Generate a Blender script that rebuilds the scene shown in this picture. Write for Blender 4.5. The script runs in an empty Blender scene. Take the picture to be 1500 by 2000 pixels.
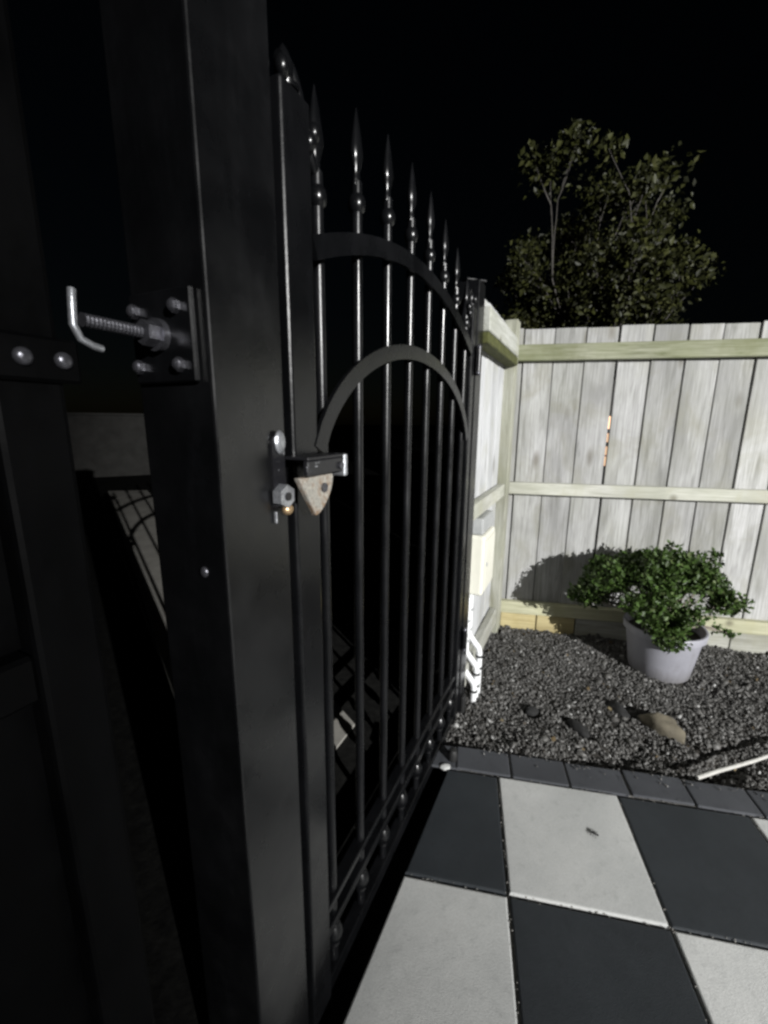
import bpy, bmesh, math, random
import numpy as np
from mathutils import Vector, Matrix, Euler
random.seed(7); rng = np.random.default_rng(7)
sc = bpy.context.scene
C = sc.collection

# ------------------------------------------------------------------ camera
cam_d = bpy.data.cameras.new('camera')
cam = bpy.data.objects.new('camera', cam_d); C.objects.link(cam); sc.camera = cam
cam.location = (0, 0, 1.2506)
cam.rotation_euler = (Matrix.Rotation(math.radians(90 - 11.95), 3, 'X') @ Matrix.Rotation(math.radians(0.41), 3, 'Z')).to_euler()
cam_d.sensor_fit = 'VERTICAL'; cam_d.sensor_height = 24.0; cam_d.sensor_width = 18.0
cam_d.lens = 24.0 * 822.5 / 2000.0
cam_d.clip_start = 0.02; cam_d.clip_end = 1000

# ------------------------------------------------------------------ night sky, moon, yard floodlight
LAMP = Vector((4.96, -6.43, 3.55))
w = bpy.data.worlds.new('World'); sc.world = w; w.use_nodes = True
wn = w.node_tree.nodes; wl = w.node_tree.links
sky = wn.new('ShaderNodeTexSky'); sky.sky_type = 'NISHITA'; sky.sun_disc = False
sky.sun_elevation = math.radians(12); sky.sun_rotation = math.radians(147)
wl.new(sky.outputs[0], wn['Background'].inputs[0]); wn['Background'].inputs[1].default_value = 0.00035
sun_d = bpy.data.lights.new('moon', 'SUN'); sun_d.energy = 0.002; sun_d.angle = math.radians(0.5)
sun = bpy.data.objects.new('moon', sun_d); C.objects.link(sun)
sun.rotation_euler = Vector((-.54, .84, -.21)).to_track_quat('-Z', 'Y').to_euler()
lamp_d = bpy.data.lights.new('yard_floodlight', 'SPOT'); lamp_d.energy = 7200; lamp_d.shadow_soft_size = 0.03
lamp_d.color = (1.0, 0.995, 0.98)
lamp = bpy.data.objects.new('yard_floodlight', lamp_d); C.objects.link(lamp); lamp.location = LAMP
lamp_d.spot_size = math.radians(52); lamp_d.spot_blend = .62
_az = math.radians(147 - 180 + 18); lamp.rotation_euler = Vector((math.sin(_az), math.cos(_az), -math.tan(math.radians(13.5)))).to_track_quat('-Z', 'Y').to_euler()   # flood beam aimed over the garden bed
sc.view_settings.view_transform = 'Standard'; sc.view_settings.look = 'None'
sc.view_settings.exposure = 0; sc.view_settings.gamma = 1; sc.view_settings.use_curve_mapping = False
try: sc.cycles.pixel_filter_type = 'BLACKMAN_HARRIS'; sc.cycles.filter_width = 2.7
except Exception: pass

# ------------------------------------------------------------------ helpers
def ob(name, bm, mat, parent=None, smooth=False, loc=None):
    if isinstance(bm, bpy.types.Mesh): me = bm
    else:
        bmesh.ops.recalc_face_normals(bm, faces=bm.faces)
        me = bpy.data.meshes.new(name); bm.to_mesh(me); bm.free()
        if smooth:
            for p in me.polygons: p.use_smooth = True
            me.set_sharp_from_angle(angle=math.radians(42))
    if mat and not me.materials: me.materials.append(mat)
    o = bpy.data.objects.new(name, me); C.objects.link(o)
    if parent: o.parent = parent
    if loc is not None: o.location = loc
    return o
def tag(o, label=None, cat=None, group=None, kind=None):
    if label: o['label'] = label
    if cat: o['category'] = cat
    if group: o['group'] = group
    if kind: o['kind'] = kind
    return o
def empty(name, loc, rz=0, **k):
    o = bpy.data.objects.new(name, None); C.objects.link(o); o.location = loc; o.rotation_euler = (0, 0, rz)
    o.empty_display_size = .1
    return tag(o, **k)
def copy_tree(o, parent=None):
    c = o.copy(); C.objects.link(c)
    if parent: c.parent = parent
    for ch in [q for q in bpy.data.objects if q.parent == o]: copy_tree(ch, c)
    return c
def box(bm, lo, hi, bev=0, seg=1, M=None):
    lo = Vector(lo); hi = Vector(hi); ce = (lo + hi) / 2; s = hi - lo
    r = bmesh.ops.create_cube(bm, size=1, matrix=Matrix.Translation(ce) @ Matrix.Diagonal((*s, 1)))
    vs = r['verts']
    if bev:
        es = list({e for v in vs for e in v.link_edges})
        q = bmesh.ops.bevel(bm, geom=es, offset=bev, segments=seg, affect='EDGES', profile=.5)
        vs = list({v for f in q['faces'] for v in f.verts} | {v for v in vs if v.is_valid})
    if M is not None: bmesh.ops.transform(bm, matrix=M, verts=[v for v in vs if v.is_valid])
    return bm
def cyl(bm, a, b, r, r2=None, n=12, cap=True):
    a = Vector(a); b = Vector(b); d = b - a
    M = Matrix.Translation((a + b) / 2) @ d.to_track_quat('Z', 'Y').to_matrix().to_4x4()
    bmesh.ops.create_cone(bm, cap_ends=cap, segments=n, radius1=r, radius2=r if r2 is None else r2, depth=d.length, matrix=M)
    return bm
def sphere(bm, c, r, s=(1, 1, 1), n=10):
    bmesh.ops.create_uvsphere(bm, u_segments=n + 2, v_segments=n // 2 + 2, radius=r, matrix=Matrix.Translation(c) @ Matrix.Diagonal((*s, 1)))
    return bm
def lathe(bm, prof, n=12, flat=1.0):
    rows = []
    for r, z in prof:
        rows.append([bm.verts.new((max(r, 1e-5) * math.cos(2 * math.pi * i / n), max(r, 1e-5) * flat * math.sin(2 * math.pi * i / n), z)) for i in range(n)])
    for a, b in zip(rows, rows[1:]):
        for i in range(n): bm.faces.new((a[i], a[(i + 1) % n], b[(i + 1) % n], b[i]))
    bm.faces.new(rows[0][::-1]); bm.faces.new(rows[-1])
    return bm
def tube(bm, pts, rad, n=8):
    pts = [Vector(p) for p in pts]
    if not hasattr(rad, '__len__'): rad = [rad] * len(pts)
    up = None; rows = []
    for i, p in enumerate(pts):
        t = (pts[min(i + 1, len(pts) - 1)] - pts[max(i - 1, 0)]).normalized()
        if up is None:
            up = t.orthogonal().normalized()
        up = (up - t * up.dot(t)).normalized(); s = t.cross(up)
        rows.append([bm.verts.new(p + (up * math.cos(2 * math.pi * k / n) + s * math.sin(2 * math.pi * k / n)) * rad[i]) for k in range(n)])
    for a, b in zip(rows, rows[1:]):
        for k in range(n): bm.faces.new((a[k], a[(k + 1) % n], b[(k + 1) % n], b[k]))
    bm.faces.new(rows[0][::-1]); bm.faces.new(rows[-1])
    return bm
def strip(bm, pts, y0, y1, h):
    """flat bar following pts (x, z) in the plane of a gate: h tall across the path, from depth y0 to y1"""
    rows = []
    for i, p in enumerate(pts):
        a = Vector(pts[max(i - 1, 0)]); b = Vector(pts[min(i + 1, len(pts) - 1)]); t = (b - a).normalized(); nn = Vector((-t.y, t.x)) * h / 2
        p = Vector(p)
        rows.append([bm.verts.new((q.x, y, q.y)) for q, y in ((p - nn, y0), (p + nn, y0), (p + nn, y1), (p - nn, y1))])
    for a, b in zip(rows, rows[1:]):
        for k in range(4): bm.faces.new((a[k], a[(k + 1) % 4], b[(k + 1) % 4], b[k]))
    bm.faces.new(rows[0][::-1]); bm.faces.new(rows[-1])
    return bm
def prism(bm, poly, z0, z1, bev=0):
    lo = [bm.verts.new((p[0], p[1], z0)) for p in poly]; hi = [bm.verts.new((p[0], p[1], z1)) for p in poly]
    n = len(poly); bm.faces.new(lo[::-1]); top = bm.faces.new(hi)
    for i in range(n): bm.faces.new((lo[i], lo[(i + 1) % n], hi[(i + 1) % n], hi[i]))
    if bev: bmesh.ops.bevel(bm, geom=list(top.edges), offset=bev, segments=2, affect='EDGES', profile=.5)
    return bm
def clip(poly, p, nrm):
    """keep the side of the line through p where (q-p).nrm >= 0"""
    out = []
    for i in range(len(poly)):
        a = Vector(poly[i]); b = Vector(poly[(i + 1) % len(poly)]); da = (a - p).dot(nrm); db = (b - p).dot(nrm)
        if da >= 0: out.append(a)
        if da * db < 0: out.append(a + (b - a) * (da / (da - db)))
    return out
def mesh_np(name, V, F, mat, parent=None, smooth=False):
    me = bpy.data.meshes.new(name); nv = len(V); nf, k = F.shape
    me.vertices.add(nv); me.vertices.foreach_set('co', np.ascontiguousarray(V, dtype=np.float32).ravel())
    me.loops.add(nf * k); me.loops.foreach_set('vertex_index', F.astype(np.int32).ravel())
    me.polygons.add(nf); me.polygons.foreach_set('loop_start', np.arange(0, nf * k, k, dtype=np.int32))
    me.polygons.foreach_set('loop_total', np.full(nf, k, dtype=np.int32))
    me.update(calc_edges=True); me.validate()
    return ob(name, me, mat, parent, smooth)

# ------------------------------------------------------------------ materials
class NT:
    def __init__(s, name):
        s.m = bpy.data.materials.new(name); s.m.use_nodes = True; s.t = s.m.node_tree; s.b = s.t.nodes['Principled BSDF']
        s.tc = s.t.nodes.new('ShaderNodeTexCoord'); s.oi = s.t.nodes.new('ShaderNodeObjectInfo'); s.geo = s.t.nodes.new('ShaderNodeNewGeometry')
    def link(s, a, b): s.t.links.new(a, b); return s
    def set(s, **k):
        for n, v in k.items():
            i = s.b.inputs[n.replace('_', ' ')]
            if hasattr(v, 'links'): s.t.links.new(v, i)
            else: i.default_value = v
    def vec(s, scale, rnd=True, src='Object', rot=None):
        mp = s.t.nodes.new('ShaderNodeMapping'); mp.inputs['Scale'].default_value = scale
        if rot: mp.inputs['Rotation'].default_value = rot
        s.link(s.tc.outputs[src], mp.inputs['Vector'])
        if rnd:
            mu = s.t.nodes.new('ShaderNodeVectorMath'); mu.operation = 'SCALE'; mu.inputs[0].default_value = (37.1, 91.7, 53.3)
            s.link(s.oi.outputs['Random'], mu.inputs['Scale']); s.link(mu.outputs[0], mp.inputs['Location'])
        return mp.outputs[0]
    def noise(s, v, scale, detail=4, rough=.55, dist=0):
        n = s.t.nodes.new('ShaderNodeTexNoise'); n.inputs['Scale'].default_value = scale; n.inputs['Detail'].default_value = detail
        n.inputs['Roughness'].default_value = rough; n.inputs['Distortion'].default_value = dist; s.link(v, n.inputs['Vector']); return n.outputs[0]
    def voro(s, v, scale, feat='F1'):
        n = s.t.nodes.new('ShaderNodeTexVoronoi'); n.feature = feat; n.inputs['Scale'].default_value = scale; s.link(v, n.inputs['Vector']); return n.outputs['Distance']
    def ramp(s, f, pts):
        r = s.t.nodes.new('ShaderNodeValToRGB'); e = r.color_ramp.elements
        while len(e) < len(pts): e.new(.5)
        for q, (p, c) in zip(e, pts):
            q.position = p; q.color = (*c, 1) if hasattr(c, '__len__') else (c, c, c, 1)
        s.link(f, r.inputs[0]); return r.outputs[0]
    def mix(s, f, a, b, mode='MIX'):
        n = s.t.nodes.new('ShaderNodeMix'); n.data_type = 'RGBA'; n.blend_type = mode
        for i, v in ((n.inputs[0], f), (n.inputs[6], a), (n.inputs[7], b)):
            if hasattr(v, 'links'): s.link(v, i)
            else: i.default_value = (*v, 1) if hasattr(v, '__len__') else v
        return n.outputs[2]
    def math(s, op, a, b=0):
        n = s.t.nodes.new('ShaderNodeMath'); n.operation = op
        for i, v in ((n.inputs[0], a), (n.inputs[1], b)):
            if hasattr(v, 'links'): s.link(v, i)
            else: i.default_value = v
        return n.outputs[0]
    def sep(s, v, k):
        n = s.t.nodes.new('ShaderNodeSeparateXYZ'); s.link(v, n.inputs[0]); return n.outputs[k]
    def bump(s, h, strength=.3, dist=.01):
        n = s.t.nodes.new('ShaderNodeBump'); n.inputs['Strength'].default_value = strength; n.inputs['Distance'].default_value = dist
        s.link(h, n.inputs['Height']); s.link(n.outputs[0], s.b.inputs['Normal'])

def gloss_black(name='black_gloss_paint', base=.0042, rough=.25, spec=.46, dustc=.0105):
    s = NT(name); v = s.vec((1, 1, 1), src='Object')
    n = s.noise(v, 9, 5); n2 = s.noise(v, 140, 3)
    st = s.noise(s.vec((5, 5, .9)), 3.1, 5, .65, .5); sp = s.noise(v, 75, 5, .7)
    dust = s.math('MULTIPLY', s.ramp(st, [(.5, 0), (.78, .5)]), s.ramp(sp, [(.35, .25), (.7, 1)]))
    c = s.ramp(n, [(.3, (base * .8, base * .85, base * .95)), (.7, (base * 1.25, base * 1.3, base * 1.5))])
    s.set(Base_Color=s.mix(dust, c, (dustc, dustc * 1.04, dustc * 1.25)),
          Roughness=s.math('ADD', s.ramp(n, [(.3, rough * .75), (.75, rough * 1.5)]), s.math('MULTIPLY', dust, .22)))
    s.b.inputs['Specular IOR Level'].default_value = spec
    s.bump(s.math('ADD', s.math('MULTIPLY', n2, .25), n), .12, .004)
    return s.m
M_black = gloss_black()
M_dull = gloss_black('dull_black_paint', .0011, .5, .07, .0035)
M_satin = gloss_black('black_satin_paint', .0034, .27, .8, .008)
def metal(name, col, rough, rust=0.0):
    s = NT(name); v = s.vec((1, 1, 1)); n = s.noise(v, 60, 6, .65); n2 = s.noise(v, 190, 4)
    c = s.ramp(n2, [(.3, tuple(q * .55 for q in col)), (.65, col)])
    if rust:
        c = s.mix(s.ramp(n, [(.5 - rust * .3, 0), (.62, 1)]), c, (.24, .16, .10))
        s.set(Metallic=s.ramp(n, [(.5 - rust * .3, .75), (.62, .1)]))
    else: s.set(Metallic=.75)
    s.set(Base_Color=c, Roughness=s.ramp(n2, [(.3, rough * 1.3), (.7, rough * .7)]))
    s.bump(n, .5, .002); return s.m
M_zinc = metal('worn_zinc', (.62, .64, .68), .36)
M_bolt = metal('blackened_steel', (.16, .16, .18), .34)
M_rusty = metal('flaking_painted_steel', (.78, .75, .68), .5, .18)
M_brass = metal('brass', (.66, .47, .27), .5)
def chipped():
    s = NT('chipped_black_paint'); v = s.vec((1, 1, 1)); n = s.noise(v, 45, 6, .7)
    f = s.ramp(n, [(.62, 0), (.66, 1)])
    s.set(Base_Color=s.mix(f, (.012, .012, .014), (.55, .56, .6)), Roughness=.3, Metallic=s.math('MULTIPLY', f, .7)); s.bump(n, .4, .002)
    return s.m
M_chip = chipped()

def wood(name, axis, light=(.47, .47, .47), dark=(.29, .29, .28), green=.14, base_stain=False, pale=0):
    s = NT(name); st = [9, 9, 9]; st[axis] = .9
    v = s.vec(tuple(st)); n = s.noise(v, 4, 6, .6, .6)
    st2 = [60, 60, 60]; st2[axis] = 1.6; v2 = s.vec(tuple(st2)); g = s.noise(v2, 3, 5, .65, .3)
    st3 = [3.2, 3.2, 3.2]; st3[axis] = 1.3; blotch = s.noise(s.vec(tuple(st3)), 1.6, 3, .5, .4)
    col = s.ramp(n, [(.30, tuple(q * .8 for q in dark)), (.47, tuple((a * 2 + b) / 3 for a, b in zip(light, dark))), (.66, light)])
    col = s.mix(s.ramp(g, [(.36, .42), (.58, 0)]), col, tuple(q * .62 for q in dark))
    col = s.mix(s.ramp(blotch, [(.45, 0), (.70, .8)]), col, tuple(q * .75 for q in dark))
    # cathedral grain and knots
    kv = s.vec((6.5, 6.5, 6.5) if axis != 2 else (6.5, 6.5, 2.6)); k = s.voro(kv, .95)
    kn = s.ramp(k, [(.05, 1), (.17, 0)]); col = s.mix(s.math('MULTIPLY', kn, .7), col, (.12, .105, .08))
    gv = s.noise(s.vec((2.3, 2.3, 2.3)), 1.3, 3)
    st4 = [170, 170, 170]; st4[axis] = 5; fg = s.noise(s.vec(tuple(st4)), 1.0, 3, .6); col = s.mix(s.ramp(fg, [(.38, .45), (.52, 0)]), col, tuple(q * .7 for q in dark))
    if green: col = s.mix(s.ramp(gv, [(.38, 0), (.75, green)]), col, (.27, .29, .17))
    big = s.noise(s.vec((1.4, 1.4, .9), rnd=False, src='Object'), 3.2, 5, .65, .6); big2 = s.noise(s.vec((2, 2, 1.5)), 2.2, 4, .6, .8)
    col = s.mix(s.ramp(big2, [(.5, 0), (.72, .5)]), col, tuple(q * f_ for q, f_ in zip(dark, (.8, .78, .62))))
    tint = s.math('ADD', s.math('MULTIPLY', s.oi.outputs['Random'], .36), .79)
    cb = s.t.nodes.new('ShaderNodeCombineColor')
    for i in range(3): s.link(tint, cb.inputs[i])
    col = s.mix(1.0, col, cb.outputs[0], 'MULTIPLY')
    if base_stain:
        z = s.sep(s.tc.outputs['Object'], 2); zz = s.math('ADD', z, s.math('MULTIPLY', gv, .08))
        col = s.mix(s.ramp(zz, [(.03, .85), (.16, 0)]), col, (.36, .26, .10))
    s.set(Base_Color=col, Roughness=.85); s.b.inputs['Specular IOR Level'].default_value = .25
    s.bump(s.math('ADD', n, s.math('MULTIPLY', g, .7)), .45, .004)
    return s.m
M_paling = wood('weathered_paling_timber', 2, base_stain=True)
M_rail = wood('weathered_rail_timber', 0, light=(.56, .56, .52), dark=(.40, .40, .35), green=.25)
M_mossrail = wood('mossy_rail_timber', 0, light=(.37, .375, .29), dark=(.17, .185, .10), green=.45)
M_lowrail = wood('cream_rail_timber', 0, light=(.70, .69, .50), dark=(.54, .53, .36), green=.15)
M_postwood = wood('post_timber', 2, light=(.42, .42, .37), dark=(.27, .27, .22), green=.3)
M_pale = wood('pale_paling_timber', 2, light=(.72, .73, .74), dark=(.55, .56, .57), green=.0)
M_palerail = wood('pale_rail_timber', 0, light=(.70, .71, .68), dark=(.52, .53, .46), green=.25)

def paver_mat(name, c0, c1, rough, speck):
    s = NT(name); v = s.vec((1, 1, 1)); n = s.noise(v, 5, 5, .6); f = s.noise(v, 330, 3, .7); m = s.noise(v, 38, 4, .6)
    col = s.ramp(n, [(.3, c0), (.7, c1)])
    col = s.mix(s.ramp(f, [(.36, speck), (.55, 0)]), col, tuple(q * .5 for q in c0))
    col = s.mix(s.ramp(m, [(.56, 0), (.78, .5)]), col, tuple(q * .6 for q in c0))
    dirt = s.voro(s.vec((1, 1, 1)), 3.1); col = s.mix(s.ramp(dirt, [(.02, .5), (.09, 0)]), col, tuple(q * .45 for q in c0))
    blot = s.noise(s.vec((1, 1, 1)), 2.1, 6, .7, .8); col = s.mix(s.ramp(blot, [(.46, 0), (.75, .42)]), col, tuple(q * .6 for q in c0))
    tn = s.math('ADD', s.math('MULTIPLY', s.oi.outputs['Random'], .16), .88); cb = s.t.nodes.new('ShaderNodeCombineColor')
    for i in range(3): s.link(tn, cb.inputs[i])
    col = s.mix(1.0, col, cb.outputs[0], 'MULTIPLY')
    s.set(Base_Color=col, Roughness=rough); s.bump(s.math('ADD', f, s.math('MULTIPLY', m, .6)), .35, .0025); return s.m
M_white = paver_mat('pale_concrete_paver', (.50, .51, .50), (.60, .605, .59), .8, .32)
M_dark = paver_mat('charcoal_concrete_paver', (.014, .018, .022), (.024, .029, .034), .7, .3)
M_kerb = paver_mat('charcoal_kerb_brick', (.040, .043, .050), (.066, .070, .079), .75, .3)
def simple(name, c0, c1, scale, rough=.9, bump=.4, dist=.01, src='Object'):
    s = NT(name); v = s.vec((1, 1, 1), src=src); n = s.noise(v, scale, 6, .65)
    s.set(Base_Color=s.ramp(n, [(.3, c0), (.7, c1)]), Roughness=rough); s.bump(n, bump, dist); return s.m
M_asphalt = simple('dark_asphalt', (.006, .006, .006), (.016, .016, .015), 30)
M_asphalt.node_tree.nodes['Principled BSDF'].inputs['Specular IOR Level'].default_value = .04
M_path = simple('old_concrete', (.22, .21, .19), (.33, .32, .29), 4)
M_base = simple('bedding_sand', (.16, .155, .145), (.27, .26, .24), 25)
M_soil = simple('dark_soil', (.02, .018, .015), (.05, .045, .038), 40)
M_brown = simple('tan_stone', (.09, .08, .06), (.16, .14, .10), 18, .9, .5, .01)
M_hollowshade = simple('hollow_shade_black', (.008, .008, .008), (.02, .02, .02), 30)  # near-black colour carrying the shade of hollows in the gravel
M_farwall = simple('render_wall', (.03, .029, .027), (.05, .049, .046), 5)
M_pvc = simple('white_pvc', (.72, .73, .74), (.80, .81, .82), 12, .4, .05)
M_cream = simple('cream_enamel', (.70, .69, .60), (.76, .75, .66), 10, .45, .05)
M_greylid = simple('grey_plastic', (.30, .31, .31), (.42, .43, .43), 18, .35, .1)
M_rubber = simple('black_rubber', (.010, .010, .010), (.02, .02, .02), 30, .6)
M_stick = simple('dry_cane', (.36, .355, .33), (.56, .55, .52), 60, .7)
M_undershade = simple('mossy_underside_shade', (.035, .040, .010), (.10, .105, .03), 30)  # olive moss tone with the shade under the top rail painted in
def potmat():
    s = NT('lavender_grey_plastic'); v = s.vec((1, 1, 1)); n = s.noise(v, 7, 5); f = s.noise(v, 90, 4)
    c = s.ramp(n, [(.3, (.28, .28, .315)), (.7, (.34, .34, .38))])
    c = s.mix(s.ramp(f, [(.6, 0), (.75, .3)]), c, (.16, .15, .14))
    z = s.sep(s.tc.outputs['Object'], 2); gr = s.noise(s.vec((14, 14, 5)), 1.5, 5, .7)
    c = s.mix(s.ramp(s.math('ADD', z, s.math('MULTIPLY', gr, .14)), [(.05, .75), (.15, 0)]), c, (.11, .10, .085))
    c = s.mix(s.ramp(gr, [(.55, 0), (.75, .4)]), c, (.16, .155, .15))
    s.set(Base_Color=c, Roughness=.5); s.bump(f, .1, .002); return s.m
M_pot = potmat()
def stones_mat():
    s = NT('grey_gravel'); r = s.geo.outputs['Random Per Island']
    c = s.ramp(r, [(0, (.05, .048, .045)), (.35, (.085, .083, .079)), (.72, (.115, .113, .108)), (.95, (.165, .162, .157)), (1, (.42, .42, .41))])
    n = s.noise(s.vec((1, 1, 1)), 260, 3)
    c = s.mix(s.ramp(n, [(.35, .5), (.6, 0)]), c, (.05, .045, .04))
    s.set(Base_Color=c, Roughness=s.ramp(r, [(0, .8), (1, .45)])); s.bump(n, .4, .002); return s.m
M_stones = stones_mat()
def leafmat(name, stops, rough=.5, trans=.10):
    s = NT(name); r = s.geo.outputs['Random Per Island']
    c = s.ramp(r, stops); s.set(Base_Color=c, Roughness=rough)
    s.b.inputs['Specular IOR Level'].default_value = .3
    tr = s.t.nodes.new('ShaderNodeBsdfTranslucent'); s.link(c, tr.inputs[0]); mx = s.t.nodes.new('ShaderNodeMixShader'); mx.inputs[0].default_value = trans
    out = s.t.nodes['Material Output']; s.link(s.b.outputs[0], mx.inputs[1]); s.link(tr.outputs[0], mx.inputs[2]); s.link(mx.outputs[0], out.inputs[0])
    return s.m
M_bush = leafmat('shrub_leaf', [(0, (.028, .045, .012)), (.5, (.042, .078, .016)), (.85, (.06, .11, .022)), (1, (.10, .13, .05))])
M_tree = leafmat('tree_leaf', [(0, (.014, .015, .007)), (.5, (.027, .030, .009)), (.85, (.046, .050, .013)), (1, (.066, .068, .024))])
M_bark = simple('grey_bark', (.06, .055, .05), (.13, .12, .11), 30)
M_grit = simple('sandy_grit', (.14, .135, .125), (.28, .27, .25), 90)
M_litter = leafmat('dry_leaf_scraps', [(0, (.05, .035, .02)), (.6, (.13, .095, .05)), (1, (.26, .22, .14))])
M_stem = simple('shrub_stem', (.12, .10, .08), (.30, .27, .23), 40)
def glow(name, col, st):
    s = NT(name); s.set(Base_Color=(*col, 1)); s.b.inputs['Emission Color'].default_value = (*col, 1); s.b.inputs['Emission Strength'].default_value = st; return s.m
M_litpane = glow('lit_window_glass', (1.0, .62, .38), 1.0)

# ------------------------------------------------------------------ local frames
C0 = Vector((.73236, 2.47914)); D = Vector((-.43122, -.90225)); NP = Vector((.90225, -.43122))   # fence corner, gate line towards the camera, patio side
A_BACK = -.195041; A_RET = math.atan2(D.y, D.x); A_GATE = A_RET - math.pi
def W(t, o, z): p = C0 + D * t + NP * o; return Vector((p.x, p.y, z))
def W2(t, o): return C0 + D * t + NP * o
EP = Vector((math.cos(-.1879), math.sin(-.1879))); NQ = Vector((-EP.y, EP.x)); P0 = Vector((.4192, 1.2964))                     # paver grid
def PG(i, j): return P0 + EP * (.4 * i) - NQ * (.4 * j)
GZ = -.12
# ------------------------------------------------------------------ ground
bm = bmesh.new(); prism(bm, [(-220, -200), (260, -200), (260, 300), (-220, 300)], GZ - .3, GZ)
tag(ob('ground', bm, M_asphalt), kind='structure')
# concrete path running away beyond the gate
ld = Vector((-.57, .82)).normalized(); ln = Vector((.82, .57))
def LP(k, s): p = ld * k + ln * s; return (p.x, p.y)
bm = bmesh.new(); prism(bm, clip([Vector(LP(.2, .21)), Vector(LP(.2, .865)), Vector(LP(9.6, .865)), Vector(LP(9.9, .21))], W2(0, -.44), -NP), GZ - .05, GZ + .012)
tag(ob('path', bm, M_path), kind='structure')
# raised base of the patio
patio = [W2(6, .085), W2(-1.0, .085), Vector((9, 1.0)), Vector((9, -6)), Vector((-2, -6))]
patio = [Vector(p) for p in patio]
bm = bmesh.new(); prism(bm, clip([W2(5.5, .06), W2(1.25, .06), PG(-1, -.28), PG(22, -.28), PG(22, 16), PG(-8, 16)], W2(0, .06), NP), GZ - .1, -.0115)
tag(ob('patio_base', bm, M_base), kind='structure')

# ------------------------------------------------------------------ chequered pavers
pav = empty('paving', (P0.x, P0.y, 0), 0, kind='structure')
g = .004
for j in range(0, 6):
    for i in range(-4, 7):
        q = [PG(i, j), PG(i + 1, j), PG(i + 1, j + 1), PG(i, j + 1)]
        ce = sum(q, Vector((0, 0))) / 4
        q = [p + (ce - p).normalized() * g * 1.41 for p in q]
        q = clip(q, W2(0, .055), NP)
        if len(q) < 3: continue
        cc = sum(q, Vector((0, 0))) / len(q)
        area = abs(sum(q[k].x * q[(k + 1) % len(q)].y - q[(k + 1) % len(q)].x * q[k].y for k in range(len(q)))) / 2
        if area < .004: continue
        q = [p - cc for p in q]
        if sum(q[k].x * q[(k + 1) % len(q)].y - q[(k + 1) % len(q)].x * q[k].y for k in range(len(q))) < 0: q = q[::-1]
        bm = bmesh.new(); prism(bm, q, -.0110, random.uniform(-.0012, .0012) + (.003 if (i, j) == (0, 0) else 0), .0045)
        o = ob('paver', bm, M_white if (i + j) % 2 == 0 else M_dark, pav)
        o.location = (cc.x - P0.x, cc.y - P0.y, 0); o.rotation_euler = (random.uniform(-.0025, .0025), random.uniform(-.0025, .0025), 0)
# kerb of charcoal bricks
kerb = empty('kerb', (P0.x, P0.y, 0), math.atan2(EP.y, EP.x), kind='structure')
bm = bmesh.new(); box(bm, (-.097, 0, -.011), (.097, .112, 0), .005, 2); kb = ob('kerb_brick', bm, M_kerb, kerb)
for k in range(-2, 20):
    o = kb if k == -2 else kb.copy()
    if k > -2: C.objects.link(o)
    o.location = (.049 + .2 * k + .1, .007 + random.uniform(-.002, .002), random.uniform(-.003, .003)); o.rotation_euler = (random.uniform(-.008, .008), 0, random.uniform(-.006, .006))
    if k == -2: o.location.x = .049 + .2 * k + .1 + .02

# ------------------------------------------------------------------ gravel bed
def hbed(x, y):
    x = np.asarray(x); y = np.asarray(y)
    h = -.026 + .006 * np.sin(7.1 * x + 3.3 * y) + .005 * np.sin(13 * y - 9 * x + 1) + .004 * np.sin(23 * x + 17 * y)
    for px, py, sx, sy, d in [(.842, 1.585, .026, .06, -.065), (.68, 1.69, .03, .03, -.045), (1.31, 1.375, .17, .06, -.05), (1.02, 1.45, .05, .03, -.015),
                              (1.75, 1.5, .08, .07, -.025), (1.9, 1.75, .06, .05, -.025), (.95, 1.42, .03, .03, -.02), (1.24, 1.47, .03, .03, -.03), (1.17, 1.49, .02, .02, -.03),
                              (1.30, 1.62, .14, .10, .014), (.62, 1.48, .12, .07, .016), (.62, 2.2, .2, .2, .012)]:
        c, s = math.cos(-.5), math.sin(-.5); dx = (x - px) * c - (y - py) * s; dy = (x - px) * s + (y - py) * c
        h = h + d * np.exp(-(dx / sx) ** 2 - (dy / sy) ** 2)
    return h
def in_bed(x, y):
    p = np.stack([x - P0.x, y - P0.y], -1); n_ = p @ np.array(NQ); o_ = (np.stack([x - C0.x, y - C0.y], -1) @ np.array(NP))
    nb = np.array([-math.sin(A_BACK), math.cos(A_BACK)]); b_ = np.stack([x - C0.x, y - C0.y], -1) @ nb
    return (n_ > .125) & (o_ > -.03) & (b_ < .035)
gx = np.arange(.0, 5.2, .03); gy = np.arange(.3, 2.75, .03); X, Y = np.meshgrid(gx, gy); Z = hbed(X, Y) - .005
V = np.stack([X, Y, Z], -1).reshape(-1, 3); ny, nx = X.shape
idx = np.arange(ny * nx).reshape(ny, nx); F = np.stack([idx[:-1, :-1], idx[:-1, 1:], idx[1:, 1:], idx[1:, :-1]], -1).reshape(-1, 4)
pn = (V[:, :2] - np.array(P0)) @ np.array(NQ); po = (V[:, :2] - np.array(C0)) @ np.array(NP); pb = (V[:, :2] - np.array(C0)) @ np.array([-math.sin(A_BACK), math.cos(A_BACK)])
ok = (pn > .105) & (po > -.05) & (pb < .06); F = F[ok[F].all(1)]
tag(mesh_np('garden_bed', V, F, M_soil, smooth=True), kind='structure')
ph = (1 + 5 ** .5) / 2
ICO = np.array([(-1, ph, 0), (1, ph, 0), (-1, -ph, 0), (1, -ph, 0), (0, -1, ph), (0, 1, ph), (0, -1, -ph), (0, 1, -ph), (ph, 0, -1), (ph, 0, 1), (-ph, 0, -1), (-ph, 0, 1)]) / 1.902
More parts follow.
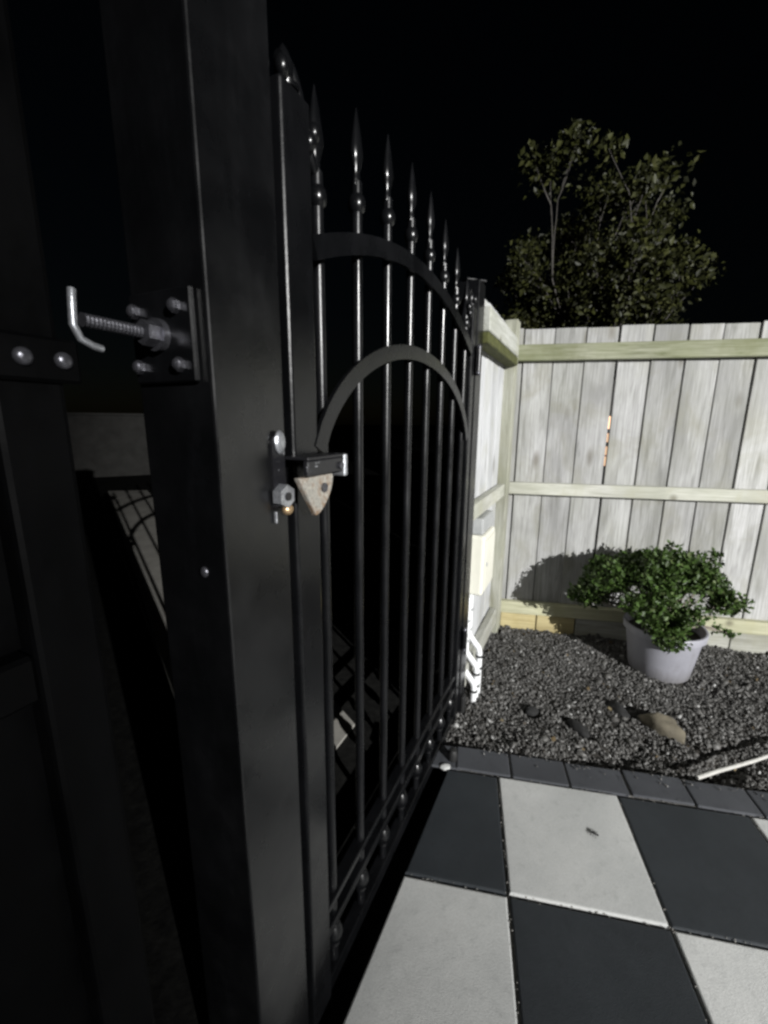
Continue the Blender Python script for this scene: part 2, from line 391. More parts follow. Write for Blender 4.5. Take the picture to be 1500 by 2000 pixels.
ICF = np.array([(0, 11, 5), (0, 5, 1), (0, 1, 7), (0, 7, 10), (0, 10, 11), (1, 5, 9), (5, 11, 4), (11, 10, 2), (10, 7, 6), (7, 1, 8), (3, 9, 4), (3, 4, 2), (3, 2, 6), (3, 6, 8), (3, 8, 9), (4, 9, 5), (2, 4, 11), (6, 2, 10), (8, 6, 7), (9, 8, 1)])
def rand_rot(n):
    q = rng.normal(size=(n, 4)); q /= np.linalg.norm(q, axis=1)[:, None]; w_, x_, y_, z_ = q.T
    return np.stack([np.stack([1 - 2 * (y_**2 + z_**2), 2 * (x_*y_ - z_*w_), 2 * (x_*z_ + y_*w_)], -1), np.stack([2 * (x_*y_ + z_*w_), 1 - 2 * (x_**2 + z_**2), 2 * (y_*z_ - x_*w_)], -1), np.stack([2 * (x_*z_ - y_*w_), 2 * (y_*z_ + x_*w_), 1 - 2 * (x_**2 + y_**2)], -1)], 1)
def stones(name, n, size, lift, xr):
    x = rng.uniform(xr[0], xr[1], n * 2); y = rng.uniform(.4, 2.7, n * 2); m = in_bed(x, y)
    m &= ~(((x - 1.478) ** 2 + (y - 2.045) ** 2) < .145 ** 2); x = x[m][:n]; y = y[m][:n]; n = len(x)
    s = np.clip(rng.lognormal(math.log(size), .42, n), size * .45, size * 2.6)
    sc_ = np.stack([s, s * rng.uniform(.5, .95, n), s * rng.uniform(.28, .55, n)], -1)
    base = ICO[None] * (1 + rng.uniform(-.28, .28, (n, 12, 1)))
    R = rand_rot(n); v = np.einsum('nij,nkj->nki', R, base * sc_[:, None, :])
    v += np.stack([x, y, hbed(x, y) + rng.uniform(-.004, lift, n)], -1)[:, None, :]
    return v
v = np.concatenate([stones('g', 44000, .0052, .003, (.1, 2.4)), stones('g', 2600, .009, .005, (.1, 2.4)), stones('g', 6000, .010, .006, (2.3, 5.0))]); sp_n = 110; e_ = rng.uniform(-.05, 1.6, sp_n); q_ = .125 - np.abs(rng.normal(0, .035, sp_n)); s_ = rng.uniform(.002, .0055, sp_n)
cx_ = P0.x + EP.x * e_ + NQ.x * q_; cy_ = P0.y + EP.y * e_ + NQ.y * q_
vs_ = np.einsum('nij,nkj->nki', rand_rot(sp_n), ICO[None] * (1 + rng.uniform(-.28, .28, (sp_n, 12, 1))) * (s_[:, None] * np.array([[1, .8, .6]]))[:, None, :]) + np.stack([cx_, cy_, .003 + s_ * .5], -1)[:, None, :]
v = np.concatenate([v, vs_]); n = len(v)
F = (ICF[None] + (np.arange(n) * 12)[:, None, None]).reshape(-1, 3)
tag(mesh_np('gravel', v.reshape(-1, 3), F, M_stones), 'loose dark grey gravel chips filling the garden bed', 'gravel', kind='stuff')

def rock(name, loc, s, mat, seed, rz=0, sub=3, rough=.3):
    r = np.random.default_rng(seed); bm = bmesh.new(); bmesh.ops.create_icosphere(bm, subdivisions=sub, radius=1)
    dirs = r.normal(size=(7, 3)); dirs /= np.linalg.norm(dirs, axis=1)[:, None]; off = r.uniform(.62, .95, 7)
    for v_ in bm.verts:
        p = np.array(v_.co); k = 1.0
        for d_, o_ in zip(dirs, off):
            q = p @ d_
            if q > o_: k = min(k, o_ / q)
        k *= 1 + rough * .3 * math.sin(5 * p[0] + seed) * math.cos(6 * p[1] - seed)
        v_.co = Vector(p * k * np.array(s))
    o = ob(name, bm, mat, None, True); o.location = loc; o.rotation_euler = (0, 0, rz); return o
tag(rock('stone', (1.195, 1.575, -.014), (.100, .060, .058), M_brown, 8, math.radians(-43), 3, .35), 'tan stone half buried in the gravel between the pot and the kerb', 'stone')
tag(rock('stone', (1.075, 1.685, -.020), (.058, .040, .03), M_hollowshade, 5, 1.9), 'black lump standing in for the shade right behind the end of the tan stone', 'stone')  # this and the next two lumps are added in place of shaded hollows
tag(rock('stone', (.842, 1.585, -.026), (.030, .062, .022), M_hollowshade, 6, .25), 'oblong black lump standing in for a shaded hollow midway between the tan stone and the gate', 'stone')
tag(rock('stone', (.68, 1.69, -.028), (.032, .026, .018), M_hollowshade, 9, .4), 'smallest black lump standing in for a shaded hollow in the gravel, closest to the white conduits', 'stone')
for k, (a, b, s_) in enumerate([(1.10, 1.50, .024), (1.17, 1.45, .02), (1.21, 1.435, .018), (1.04, 1.47, .02)]):
    pass
# pale stones at the foot of the hinge post
ps = [tag(rock('pebble', (a, b, z_), (s_, s_ * .8, s_ * .5), M_white, 11 + k, k), lb, 'pebble') for k, (a, b, z_, s_, lb) in enumerate([
    (.235, 1.345, -.006, .022, 'pale concrete crumb at the foot of the gate where the kerb ends'),])]

bm = bmesh.new(); lathe(bm, [(.016, 0), (.018, .004), (.017, .034), (.013, .044), (.002, .047)], 16); o = ob('gate_stop', bm, M_rubber, None, True); o.location = (.268, 1.375, -.002); tag(o, 'small black rubber stop standing where the kerb meets the gate foot', 'door stop')
gn = 900; gi = rng.integers(0, 2, gn); ga = rng.integers(-1, 5, gn) * .4; gb = rng.uniform(-.4, 2.2, gn); jit = rng.normal(0, .0035, gn)
e_ = np.where(gi == 0, ga + jit, gb); q_ = -np.where(gi == 0, np.abs(gb), np.abs(ga) + jit); s_ = rng.uniform(.0010, .0024, gn)
cx_ = P0.x + EP.x * e_ + NQ.x * q_; cy_ = P0.y + EP.y * e_ + NQ.y * q_
keep = (np.stack([cx_ - C0.x, cy_ - C0.y], -1) @ np.array(NP)) > .07; cx_, cy_, s_ = cx_[keep], cy_[keep], s_[keep]; gn = len(s_)
vg = np.einsum('nij,nkj->nki', rand_rot(gn), ICO[None] * s_[:, None, None]) + np.stack([cx_, cy_, -.002 + s_ * .3], -1)[:, None, :]
tag(mesh_np('joint_grit', vg.reshape(-1, 3), (ICF[None] + (np.arange(gn) * 12)[:, None, None]).reshape(-1, 3), M_grit), 'pale sandy grit caught in the joints between the paving slabs', 'grit', kind='stuff')
ln_ = 170; lx = rng.uniform(.3, 2.3, ln_); ly = rng.uniform(.9, 2.5, ln_); m_ = in_bed(lx, ly); lx, ly = lx[m_], ly[m_]; ln_ = len(lx)
lb = np.array([(0, 0, 0), (.45, .4, .12), (1, 0, .05), (.45, -.4, .12)]) * .022
vl = np.einsum('nij,nkj->nki', rand_rot(ln_), lb[None] * rng.uniform(.4, 1.2, (ln_, 1, 1))) + np.stack([lx, ly, hbed(lx, ly) + .008], -1)[:, None, :]
tag(mesh_np('leaf_litter', vl.reshape(-1, 3), (np.array([(0, 1, 2), (0, 2, 3)])[None] + (np.arange(ln_) * 4)[:, None, None]).reshape(-1, 3), M_litter), 'dry brown leaf scraps scattered over the gravel bed', 'leaf litter', kind='stuff')
# cane lying over the kerb edge
bm = bmesh.new(); a = Vector((1.13, 1.283, .012)); b = Vector((1.86, 1.50, .014)); tube(bm, [a.lerp(b, k / 8) + Vector((0, 0, .002 * math.sin(k * 1.7))) for k in range(9)], [.0075 - .0003 * k for k in range(9)], 10)
tag(ob('garden_stake', bm, M_stick, None, True), 'thin pale cane lying across the gravel with its tip on the kerb', 'garden stake')

# small bug on the pale paver
bug = empty('bug', (.66, 1.075, .004), math.radians(-40), label='tiny dark bug resting on the pale paver nearest the kerb', cat='insect')
bm = bmesh.new(); sphere(bm, (0, 0, .004), .0085, (1, .5, .42), 10); ob('body', bm, M_rubber, bug, True)
bm = bmesh.new(); sphere(bm, (.010, 0, .004), .0036, (1, 1, .8), 8); ob('head', bm, M_rubber, bug, True)
for sx in (-.004, 0, .004):
    for sy in (-1, 1):
        bm = bmesh.new(); tube(bm, [(sx, sy * .003, .004), (sx * 1.4, sy * .008, .006), (sx * 2, sy * .012, .0005)], .0007, 5); ob('leg', bm, M_rubber, bug)

# ------------------------------------------------------------------ back fence
bf = empty('back_fence', (C0.x, C0.y, 0), A_BACK, label='weathered grey timber paling fence behind the potted shrub, with three rails', cat='fence')
LEN = 4.6; ptop = 1.771
bm = bmesh.new(); box(bm, (-.0805, -.009, 0), (.0805, .009, 1.80), .0035, 2); pal_me = None
edges = .205
k = -2
while edges + .165 * k < LEN:
    x0 = edges + .165 * k
    first = k == -1
    if pal_me is None:
        o = ob('paling', bm, M_paling, bf); pal_me = o.data
    else:
        o = o.copy(); C.objects.link(o)
    w_ = 1.0; xo = random.uniform(-.002, .002); lean = random.uniform(-.0016, .0016)
    o.location = (x0 + .0825 + xo, (.049 if k % 2 else .054) + random.uniform(-.002, .002), -.03 + random.uniform(-.008, .004))
    if k == 2: o.location.x = x0 + .0825 + .002; lean = 0; o.scale = (.99, 1, 1)
    if k == 1: o.location.x = x0 + .0825 - .005; lean = 0; o.scale = (.99, 1, 1)
    if k not in (1, 2): o.scale = (random.uniform(.985, 1.005), 1, 1)
    o.rotation_euler = (random.uniform(-.002, .002), lean, random.uniform(-.05, .05))
    k += 1
for z0, z1, mt in ((1.594, 1.680, M_mossrail), (.842, .912, M_rail), (.084, .162, M_lowrail)):
    bm = bmesh.new(); box(bm, (.006, -.002, z0), (LEN, .0395, z1), .004, 1)
    for v_ in bm.verts: v_.co.z += .003 * math.sin(v_.co.x * 1.3)
    o = ob('rail', bm, mt, bf)
for px_ in (2.45,):
    bm = bmesh.new(); box(bm, (px_ - .05, .064, -.1), (px_ + .05, .16, 1.74), .004); ob('post', bm, M_postwood, bf)
# plinth board under the bottom rail
for x0, x1 in ((.012, .225), (.232, .455), (.462, 1.3), (1.307, 2.3), (2.307, 4.6)):
    bm = bmesh.new(); box(bm, (x0, .012, -.08), (x1, .036, .080), .003); ob('plinth_board', bm, wood('plinth_timber_%d' % int(x0 * 100), 0, light=(.60, .52, .29), dark=(.42, .34, .17), green=.1) if x0 < .4 else M_rail, bf)

# ------------------------------------------------------------------ return fence beside the gate
rf = empty('side_fence', (C0.x, C0.y, 0), A_RET, label='short bright pale timber fence between the gate post and the fence corner', cat='fence')
bm = bmesh.new(); box(bm, (-.0745, -.008, 0), (.0745, .008, 1.80), .003); o = ob('paling', bm, M_pale, rf)
for k in range(5):
    if k: o = o.copy(); C.objects.link(o)
    o.location = (.166 + .152 * k, -.051 + random.uniform(-.002, .002), -.03 + random.uniform(-.006, .006)); o.rotation_euler = (0, 0, random.uniform(-.03, .03))
for z0, z1 in ((1.60, 1.690), (.842, .912), (.05, .150)):
    bm = bmesh.new(); box(bm, (.096, -.0395, z0), (.82, .026 if z0 > 1 else 0, z1), .004); ob('rail', bm, M_palerail if z0 > 1 else M_rail, rf)
bm = bmesh.new(); box(bm, (.096, -.0395, 1.556), (.82, .024, 1.5985), .004); ob('underside_shade_strip', bm, M_undershade, rf)  # added dark strip standing in for the rail's shaded, mossy underside
bm = bmesh.new(); box(bm, (.004, -.06, -.1), (.093, .012, 1.795), .006, 2); ob('corner_post', bm, M_postwood, rf)

# meter box with conduits on the side fence
mb = empty('meter_box', (C0.x, C0.y, 0), A_RET, label='cream meter box with a grey hood fixed low on the pale side fence', cat='meter box')
bm = bmesh.new(); box(bm, (.50, -.036, .475), (.735, .036, .76), .014, 3); ob('cabinet', bm, M_cream, mb, False)
bm = bmesh.new(); box(bm, (.505, -.034, .762), (.728, .024, .838), .008, 2); ob('hood', bm, M_greylid, mb)
bm = bmesh.new(); box(bm, (.52, .0365, .50), (.715, .040, .735), .0015); d_ = ob('door', bm, M_cream, mb)
bm = bmesh.new(); sphere(bm, (.69, .041, .62), .008, (1, .6, 1.4), 8); ob('latch', bm, M_greylid, d_, True)
for k, (t_, zk, cat_l) in enumerate([(.715, .235, 'white conduit from the meter box, the one bending nearest the gravel side'), (.755, .165, 'white conduit from the meter box, the one closest to the gate hinges'), (.795, .10, 'shortest white conduit, lowest bend of the three by the gate post')]):
    cd = empty('conduit', (*W2(t_, -.02), 0), A_RET, label=cat_l, cat='pipe', group='white conduits below the meter box')
    bm = bmesh.new(); q = .0
    tube(bm, [(0, q, .476), (0, q, zk + .045), (0, q + .006, zk + .03), (.004, q + .03, zk + .004), (.006, q + .052, zk - .02), (.006, q + .058, zk - .04), (.006, q + .058, -.05)], .0145, 12); ob('pipe', bm, M_pvc, cd, True)
    for zz in ([.40, .30] if k == 0 else [.36, .26] if k == 1 else [.3]):
        bm = bmesh.new(); cyl(bm, (0, q, zz - .006), (0, q, zz + .006), .0175, n=14); ob('saddle', bm, M_greylid, cd, True)
    for zz in (zk - .06, zk - .12):
        bm = bmesh.new(); cyl(bm, (.006, q + .058, zz - .005), (.006, q + .058, zz + .005), .0175, n=14); ob('saddle', bm, M_rubber, cd, True)

# ------------------------------------------------------------------ pedestrian gate
T0 = 2.022
gate = empty('pedestrian_gate', W(T0, 0, 0), A_GATE, label='black wrought iron gate with spear tops and two arched bars, seen at a slant', cat='gate')
L = lambda t: T0 - t
def tipz(t): return 1.838 - .44 * (t - 1.47) ** 2
TS = [1.914, 1.783, 1.650, 1.518, 1.388, 1.261, 1.133, 1.006]
bm = bmesh.new(); box(bm, (0, 0, -.05), (.068, .04, 1.70), .006, 3); ob('stile', bm, M_black, gate)
bm = bmesh.new(); box(bm, (L(.975), 0, -.05), (L(.927), .04, 1.66), .006, 3); ob('stile', bm, M_black, gate)
# picket made once: base at z=0.015, local height to the spear
def picket_mesh(h):
    bm = bmesh.new(); cyl(bm, (0, 0, 0), (0, 0, h), .0105, n=16, cap=False); return bm
spear_bm = bmesh.new(); lathe(spear_bm, [(.0095, -.004), (.012, 0), (.0095, .012), (.0085, .022), (.014, .036), (.0175, .048), (.016, .06), (.0095, .092), (.0012, .122)], 14, .62)
collar_bm = bmesh.new(); lathe(collar_bm, [(.0098, -.016), (.014, -.012), (.0165, -.004), (.0165, .004), (.014, .012), (.0098, .016)], 16)
ring_bm = bmesh.new(); lathe(ring_bm, [(.0108, -.034), (.015, -.030), (.0135, -.024), (.0185, -.016), (.0225, -.006), (.0225, .006), (.0185, .016), (.0135, .024), (.015, .030), (.0108, .034)], 16)
sp0 = co0 = ri0 = None
for t in TS:
    z0 = -.03; zt = tipz(t)
    p = ob('picket', picket_mesh(zt - .115 - z0), M_black, gate, True); p.location = (L(t), .02, z0)
    if sp0 is None:
        sp0 = ob('spear_head', spear_bm, M_black, p, True); co0 = ob('collar', collar_bm, M_black, p, True); ri0 = ob('ring', ring_bm, M_black, p, True); S = [sp0, co0, ri0]
    else:
        S = [q.copy() for q in (sp0, co0, ri0)]
        for q in S: C.objects.link(q); q.parent = p
    S[0].location = (0, 0, zt - .12 - z0); S[1].location = (0, 0, zt - .150 - z0); S[2].location = (0, 0, .088 - z0)
def arc(f, a, b, n=36): return [(L(a + (b - a) * k / n), f(a + (b - a) * k / n)) for k in range(n + 1)]
up = lambda t: 1.618 - .46 * (t - 1.475) ** 2
lo = lambda t: 1.14 + .28 * math.sqrt(max(0, 1 - ((t - 1.49) / (.475 if t > 1.49 else .51)) ** 2))
bm = bmesh.new(); strip(bm, arc(up, 1.953, .976), -.002, .006, .034); tag(ob('arch_bar', bm, M_black, gate))
bm = bmesh.new(); strip(bm, arc(lo, 1.952, .990, 48), -.002, .006, .032); ob('arch_bar', bm, M_black, gate)
for z0, z1 in ((.196, .214), (.128, .152), (-.03, .012)):
    bm = bmesh.new(); box(bm, (.0685, .004, z0), (L(.9755), .036, z1), .003, 2); ob('bottom_rail', bm, M_black, gate)
# scroll at the top corner of each stile, with its bosses
def scroll(x0, sgn):
    bm = bmesh.new(); pts = []
    for k in range(30):
        a = k / 29; pts.append((x0 + sgn * (.012 + .085 * a), .02, 1.735 - .085 * a + .022 * math.sin(a * 5.2)))
    tube(bm, pts, [.010 - .002 * abs(k / 15 - 1) for k in range(30)], 10)
    for k in range(16):
        pass
    return bm
for x0, sg, zc in ((.012, 1, 0), (L(.951), -1, -.03)):
    s_ = ob('scroll', scroll(x0, sg), M_black, gate, True); s_.location.z = zc
    for dx, dz in ((-.0, 1.712), (.058, 1.655), (.070, 1.672)):
        bm = bmesh.new(); sphere(bm, (0, 0, 0), .011, (1, 1, 1.3), 10); b_ = ob('boss', bm, M_black, s_, True); b_.location = (x0 + sg * dx, .006, dz + .0)
bm = bmesh.new(); lathe(bm, [(.020, 0), (.021, .006), (.010, .012), (.013, .022), (.0135, .032), (.008, .046), (.001, .056)], 16); cp = ob('stile_cap', bm, M_black, gate, True); cp.location = (.034, .02, 1.70)
cp2 = cp.copy(); C.objects.link(cp2); cp2.location = (L(.951), .02, 1.66)
# latch on the gate stile: channel arm, bare end tab, quarter-round tongue, pin
bm = bmesh.new(); box(bm, (-.028, -.046, 1.172), (.072, -.036, 1.196), .002); box(bm, (-.028, -.046, 1.196), (.072, -.001, 1.201), .001); arm = ob('latch_arm', bm, M_chip, gate)
bm = bmesh.new(); box(bm, (.0725, -.047, 1.163), (.083, -.002, 1.200), .002); ob('end_tab', bm, M_zinc, arm)
bm = bmesh.new(); cyl(bm, (.060, -.050, 1.182), (.060, -.0465, 1.182), .006, n=12); ob('pin', bm, M_bolt, arm)
bm = bmesh.new(); pts = [(-.040, 1.171)] + [(-.040 + .092 * math.cos(a), 1.171 - .072 * math.sin(a)) for a in [math.radians(0 + 62 * k / 12) for k in range(13)]]
va = [bm.verts.new((x_, -.037, z_)) for x_, z_ in pts]; vb = [bm.verts.new((x_, -.027, z_)) for x_, z_ in pts]
bm.faces.new(va); bm.faces.new(vb[::-1])
for i in range(len(pts)): bm.faces.new((va[i], va[(i + 1) % len(pts)], vb[(i + 1) % len(pts)], vb[i]))
bmesh.ops.bevel(bm, geom=list(bm.edges), offset=.0022, segments=2, affect='EDGES', profile=.5)
tg = ob('latch_tongue', bm, M_rusty, gate)
bm = bmesh.new(); cyl(bm, (.024, -.0405, 1.150), (.024, -.0375, 1.150), .0075, n=14); ob('rivet', bm, M_bolt, tg)
# hinges
for zz in (1.48, .35):
    bm = bmesh.new(); cyl(bm, (L(.921), -.012, zz - .04), (L(.921), -.012, zz + .04), .011, n=14); hg = ob('hinge', bm, M_black, gate, True)
    for dz in (-.045, .045):
        bm = bmesh.new(); sphere(bm, (L(.921), -.012, zz + dz), .0105, n=10); ob('hinge_ball', bm, M_bolt, hg, True)

# ------------------------------------------------------------------ posts
lp = empty('gate_post', W(2.172, 0, 0), A_GATE, label='broad black square steel post at the latch side of the iron gate, nearest the camera', cat='post')
bm = bmesh.new(); box(bm, (0, 0, GZ - .1), (.131, .132, 2.05), .0035, 2); ob('shaft', bm, M_satin, lp)
bm = bmesh.new(); box(bm, (-.008, -.008, 2.051), (.139, .14, 2.075), .006, 2); ob('cap', bm, M_satin, lp)
# latch strike on the patio face of the post
bm = bmesh.new(); n_ = 16; zc_ = 1.218
prof = [(.108 - .013, 1.128), (.108 + .013, 1.128), (.108 + .013, zc_)] + [(.108 + .013 * math.cos(a), zc_ + .016 * math.sin(a)) for a in [math.pi * k / n_ for k in range(1, n_)]] + [(.108 - .013, zc_)]
va = [bm.verts.new((x_, -.0045, z_)) for x_, z_ in prof]; vb = [bm.verts.new((x_, -.0005, z_)) for x_, z_ in prof]; bm.faces.new(va); bm.faces.new(vb[::-1])
for i in range(len(prof)): bm.faces.new((va[i], va[(i + 1) % len(prof)], vb[(i + 1) % len(prof)], vb[i]))
lpl = ob('strike_plate', bm, M_chip, lp)
bm = bmesh.new(); sphere(bm, (.110, -.006, 1.222), .0115, (1, .45, 1.5), 12); ob('screw_head', bm, M_zinc, lpl, True)
bm = bmesh.new(); cyl(bm, (.106, -.020, 1.1445), (.106, -.005, 1.1445), .0175, n=6); ob('nut', bm, M_zinc, lpl)
bm = bmesh.new(); cyl(bm, (.106, -.0225, 1.1445), (.106, -.0201, 1.1445), .0062, n=12); ob('bolt_end', bm, M_rubber, lpl)
bm = bmesh.new(); sphere(bm, (.112, -.014, 1.1235), .0095, (1.1, .8, .9), 10); ob('brass_stop', bm, M_brass, lpl, True)
bm = bmesh.new(); box(bm, (-.0045 + .10, -.006, 1.104), (.0985, -.001, 1.122), .0008); ob('wire_end', bm, M_zinc, lpl)
# hinge plate for the driveway gate on the end face
bm = bmesh.new(); box(bm, (-.008, .017, 1.297), (-.0005, .124, 1.403), .002); hp = ob('hinge_plate', bm, M_black, lp)
for yy in (.040, .112):
    for zz in (1.317, 1.394 - .012):
        bm = bmesh.new(); cyl(bm, (-.0145, yy, zz), (-.0082, yy, zz), .0085, n=6); sphere(bm, (-.0145, yy, zz), .007, (.7, 1, 1), 8); ob('bolt', bm, M_bolt, hp, False)
bm = bmesh.new(); cyl(bm, (-.017, .072, 1.352), (-.0083, .072, 1.352), .019, n=18); ob('washer', bm, M_bolt, hp, True)
bm = bmesh.new(); cyl(bm, (-.032, .072, 1.352), (-.0172, .072, 1.352), .0145, n=6); ob('nut', bm, M_bolt, hp)
bm = bmesh.new()
prof = []
for k in range(32): prof.append((.0072 if k % 2 else .0062, k * .0021))
lathe(bm, prof, 12); bmesh.ops.transform(bm, matrix=Matrix.Translation((-.0325, .072, 1.352)) @ Matrix.Rotation(math.radians(-90), 4, 'Y'), verts=bm.verts)
ob('threaded_rod', bm, M_bolt, hp)
bm = bmesh.new(); sphere(bm, (-.0005, .04, 1.053), .007, (.6, 1, 1.1), 10); ob('screw_head', bm, M_bolt, lp, True)

hpst = empty('gate_post', W(.915, 0, 0), A_GATE, label='narrow black post at the hinge side of the iron gate, against the pale side fence', cat='post')
bm = bmesh.new(); box(bm, (0, -.002, GZ - .1), (.09, .088, 1.76), .003, 2); ob('shaft', bm, M_black, hpst)
bm = bmesh.new(); lathe(bm, [(.058, 0), (.058, .004), (.03, .012), (.001, .014)], 4); o = ob('cap', bm, M_black, hpst, True); o.location = (.045, .043, 1.761)
bm = bmesh.new(); box(bm, (.012, -.02, -.03), (.05, -.003, .06), .006, 2); ob('foot_bracket', bm, M_rubber, hpst)

# ------------------------------------------------------------------ driveway gate leaf, shut, running past the camera on the left
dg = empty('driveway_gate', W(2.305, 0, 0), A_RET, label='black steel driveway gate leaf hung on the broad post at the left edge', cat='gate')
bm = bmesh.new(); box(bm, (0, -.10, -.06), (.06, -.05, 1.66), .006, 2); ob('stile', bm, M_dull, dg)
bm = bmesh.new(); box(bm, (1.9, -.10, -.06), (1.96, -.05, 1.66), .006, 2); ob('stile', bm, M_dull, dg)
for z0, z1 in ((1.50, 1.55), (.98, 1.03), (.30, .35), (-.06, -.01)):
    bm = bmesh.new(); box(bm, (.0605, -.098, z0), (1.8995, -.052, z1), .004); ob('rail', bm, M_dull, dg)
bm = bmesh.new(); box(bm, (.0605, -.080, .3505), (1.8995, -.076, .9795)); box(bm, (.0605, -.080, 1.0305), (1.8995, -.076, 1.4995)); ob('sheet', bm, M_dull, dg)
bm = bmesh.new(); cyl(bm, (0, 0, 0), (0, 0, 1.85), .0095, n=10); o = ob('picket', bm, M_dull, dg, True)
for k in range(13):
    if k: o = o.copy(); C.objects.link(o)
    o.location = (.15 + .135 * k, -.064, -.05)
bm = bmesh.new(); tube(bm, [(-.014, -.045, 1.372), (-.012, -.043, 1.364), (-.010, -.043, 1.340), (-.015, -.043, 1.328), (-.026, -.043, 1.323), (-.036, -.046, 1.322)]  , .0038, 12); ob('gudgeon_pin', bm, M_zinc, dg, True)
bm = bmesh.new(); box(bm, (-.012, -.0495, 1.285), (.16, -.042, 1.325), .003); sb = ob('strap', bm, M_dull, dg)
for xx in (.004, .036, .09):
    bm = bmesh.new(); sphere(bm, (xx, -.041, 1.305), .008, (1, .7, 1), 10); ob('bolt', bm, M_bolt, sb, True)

# far wall over the driveway
fw = empty('far_wall', (-8.6, 9.4, GZ), math.radians(32), label='dim grey rendered wall far across the dark driveway', cat='wall')
bm = bmesh.new(); box(bm, (-6, 0, 0), (4.6, .2, 1.5), .01); ob('wall_panel', bm, M_farwall, fw)
bm = bmesh.new(); box(bm, (-6.04, -.04, 1.501), (4.64, .24, 1.56), .01); ob('coping', bm, M_farwall, fw)

# ------------------------------------------------------------------ lit window of the building behind the fence
bl = empty('shed', (2.52, 5.0, 0), math.radians(-27), label='dark shed behind the fence whose warm lit window shows through the paling gap', cat='shed')
bm = bmesh.new(); box(bm, (-1.1, .03, GZ), (.9, 1.3, 1.75), .01); ob('wall', bm, M_farwall, bl)
bm = bmesh.new(); strip(bm, [(-1.2, 1.77), (-.1, 1.95), (1.0, 1.77)], -.05, 1.4, .04); ob('roof', bm, M_rubber, bl)
bm = bmesh.new(); box(bm, (-.10, .012, .76), (.22, .026, 1.35)); wn_ = ob('window', bm, M_litpane, bl)
for z0, z1 in ((.74, .775), (.885, .90), (1.0, 1.05), (1.15, 1.20), (1.345, 1.38)):
    bm = bmesh.new(); box(bm, (-.12, -.012, z0), (.24, .011, z1)); ob('glazing_bar', bm, M_rubber, wn_)

# ------------------------------------------------------------------ potted shrub
PX, PY = 1.478, 2.045; pz = float(hbed(PX, PY)) - .004
pot = empty('plant_pot', (PX, PY, pz), 0, label='grey lavender plastic nursery pot standing on the gravel by the fence', cat='pot')
bm = bmesh.new(); H = .262
lathe(bm, [(.136, 0), (.141, .006), (.172, H - .045), (.173, H - .042), (.186, H - .038), (.189, H - .006), (.186, H), (.178, H), (.173, H - .01), (.163, H - .05), (.157, H - .055)], 48); ob('shell', bm, M_pot, pot, True)
bm = bmesh.new(); bmesh.ops.create_circle(bm, cap_ends=True, segments=28, radius=.163, matrix=Matrix.Translation((0, 0, H - .045)))
bmesh.ops.subdivide_edges(bm, edges=bm.edges, cuts=1)
ob('potting_soil', bm, M_soil, pot)
shr = empty('shrub', (PX, PY, pz + H - .045), 0, label='dense small leaved green shrub growing in the grey pot', cat='shrub')
def leaves(cent, rad, n, ln, wd, flat=.0):
    """folded little leaves scattered through ellipsoids"""
    cent = np.repeat(np.array(cent), n, 0); rad = np.repeat(np.array(rad), n, 0); N = len(cent)
    d_ = rng.normal(size=(N, 3)); d_ /= np.linalg.norm(d_, axis=1)[:, None]; r_ = rng.uniform(0, 1, N) ** .45
    p = cent + d_ * r_[:, None] * rad; R = rand_rot(N); s = rng.uniform(.5, 1.45, N)[:, None, None]
    base = np.array([(0, 0, 0), (.45, .5, .10), (1, 0, -.05), (.45, -.5, .10)]) * np.array([ln, wd, ln])
    v = np.einsum('nij,nkj->nki', R, np.repeat(base[None], N, 0) * s) + p[:, None, :]
    F = (np.array([(0, 1, 2), (0, 2, 3)])[None] + (np.arange(N) * 4)[:, None, None]).reshape(-1, 3)
    return v.reshape(-1, 3), F
cl = []; rd = []
r2 = np.random.default_rng(5)
for k in range(70):
    a = r2.uniform(0, 2 * math.pi); e = r2.uniform(0, 1) ** .55
    x_ = .33 * e * math.cos(a) - .055; y_ = .25 * e * math.sin(a)
    z_ = .24 + .185 * math.sqrt(max(0, 1 - e * e)) * r2.uniform(.6, 1.0) - .05 * e
    if -.02 < x_ < .2 and y_ < .1 and z_ < .28: continue   # open on the right of the pot where the stems show
    cl.append((x_, y_, z_)); rd.append((.082, .082, .065))
for q in [(-.19, -.12, .15), (-.14, -.15, .10), (-.10, -.17, .04), (-.15, -.15, .16), (-.06, -.16, .11), (-.11, -.17, .10), (-.21, -.10, .20), (-.05, -.16, .03), (-.07, -.18, .16), (.27, -.02, .20), (.27, .0, .15), (-.36, .08, .22), (-.42, .10, .17), (-.33, .10, .28), (-.38, .05, .16), (-.30, .12, .33)]:
    cl.append(q); rd.append((.065, .055, .045))
Vl, Fl = leaves(cl, rd, 260, .023, .0145); mesh_np('foliage', Vl, Fl, M_bush, shr)
tips = [(-.29, .06, .20), (-.33, .08, .18), (-.27, .09, .15), (-.38, .10, .165), (-.25, .10, .24), (-.42, .1, .15), (.36, -.02, .17), (.33, .0, .0), (.36, .0, -.01), (.29, .02, .01), (-.02, .0, .46), (.12, -.1, .42), (-.18, -.05, .43), (.24, .05, .41)]
Vl, Fl = leaves(tips, [(.035, .03, .022)] * len(tips), 36, .022, .014); mesh_np('foliage', Vl, Fl, M_bush, shr)
bm = bmesh.new()
for c_ in cl[::2] + tips:
    a = Vector((r2.uniform(-.03, .05), r2.uniform(-.03, .03), 0)); b = Vector(c_); m_ = a.lerp(b, .5) + Vector((0, 0, .04))
    tube(bm, [a, a.lerp(m_, .5) + Vector((.006, 0, .01)), m_, b], [.0075, .006, .0045, .002], 6)
ob('stems', bm, M_stem, shr, True)

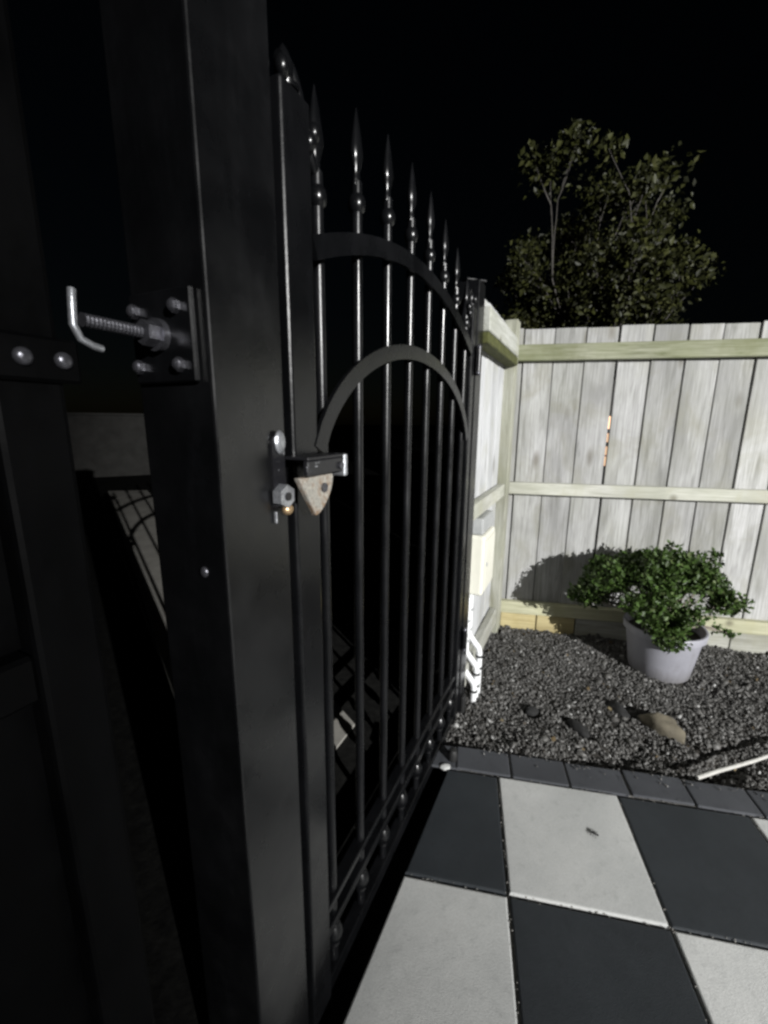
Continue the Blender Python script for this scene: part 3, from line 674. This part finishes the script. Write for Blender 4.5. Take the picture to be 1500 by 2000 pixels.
# ------------------------------------------------------------------ tree beyond the fence
tree = empty('tree', (2.80, 6.0, GZ), 0, label='sparse olive green tree with forking grey trunks beyond the back fence', cat='tree')
TM = Matrix(((.72, 0, -.085, -.05), (0, .9, 0, 0), (0, 0, 1.06, 0), (0, 0, 0, 1))); bmT = bmesh.new(); ends = []
r3 = random.Random(21)
def grow(p, d_, ln, r, lev):
    pts = [p]; rr = [r]; q = p.copy(); dd = d_.copy(); nseg = 5
    for k in range(nseg):
        dd = (dd + Vector((r3.uniform(-.11, .11), r3.uniform(-.13, .13), r3.uniform(-.02, .12)))).normalized(); q = q + dd * ln / nseg; pts.append(q.copy()); rr.append(r * (1 - .5 * (k + 1) / nseg))
    tube(bmT, pts, rr, 6 if lev else 8)
    if lev >= 3: ends.append((q, lev)); return
    if lev >= 1: ends.append((pts[3], lev))
    for k in range(r3.choice((2, 3)) if lev else 5):
        s_ = pts[r3.choice((3, 4, 5))] if k else q
        ax = Vector((r3.uniform(-1, 1), r3.uniform(-1, 1), r3.uniform(-.15, .4))).normalized()
        grow(s_, (dd * .85 + ax * .62).normalized(), ln * r3.uniform(.48, .68), r * .55, lev + 1)
for p, d_, l_ in [((0, 0, 0), (-.02, 0, 1), 1.9), ((.06, .05, 0), (.22, .05, 1), 2.0), ((-.05, 0, .02), (-.26, .05, 1), 1.7), ((.03, -.04, 0), (.10, -.1, 1), 1.9), ((-.05, .04, 0), (-.5, -.1, 1), 1.55), ((-.04, -.04, 0), (-.8, .1, 1), 1.5)]:
    grow(Vector(p), Vector(d_).normalized(), l_, .042, 0)
bmesh.ops.transform(bmT, matrix=TM, verts=bmT.verts)
ob('trunk', bmT, M_bark, tree, True)
cl = []; rd = []
for q, lev in ends:
    if r3.random() < (.34 if lev < 3 else .03): continue
    s_ = r3.uniform(.12, .30); cl.append(tuple(TM @ q)); rd.append((s_, s_, s_ * .8))
Vl, Fl = leaves(cl, rd, 100, .066, .038); mesh_np('crown', Vl, Fl, M_tree, tree)
print('tree clusters', len(cl), 'z', max(c[2] for c in cl))
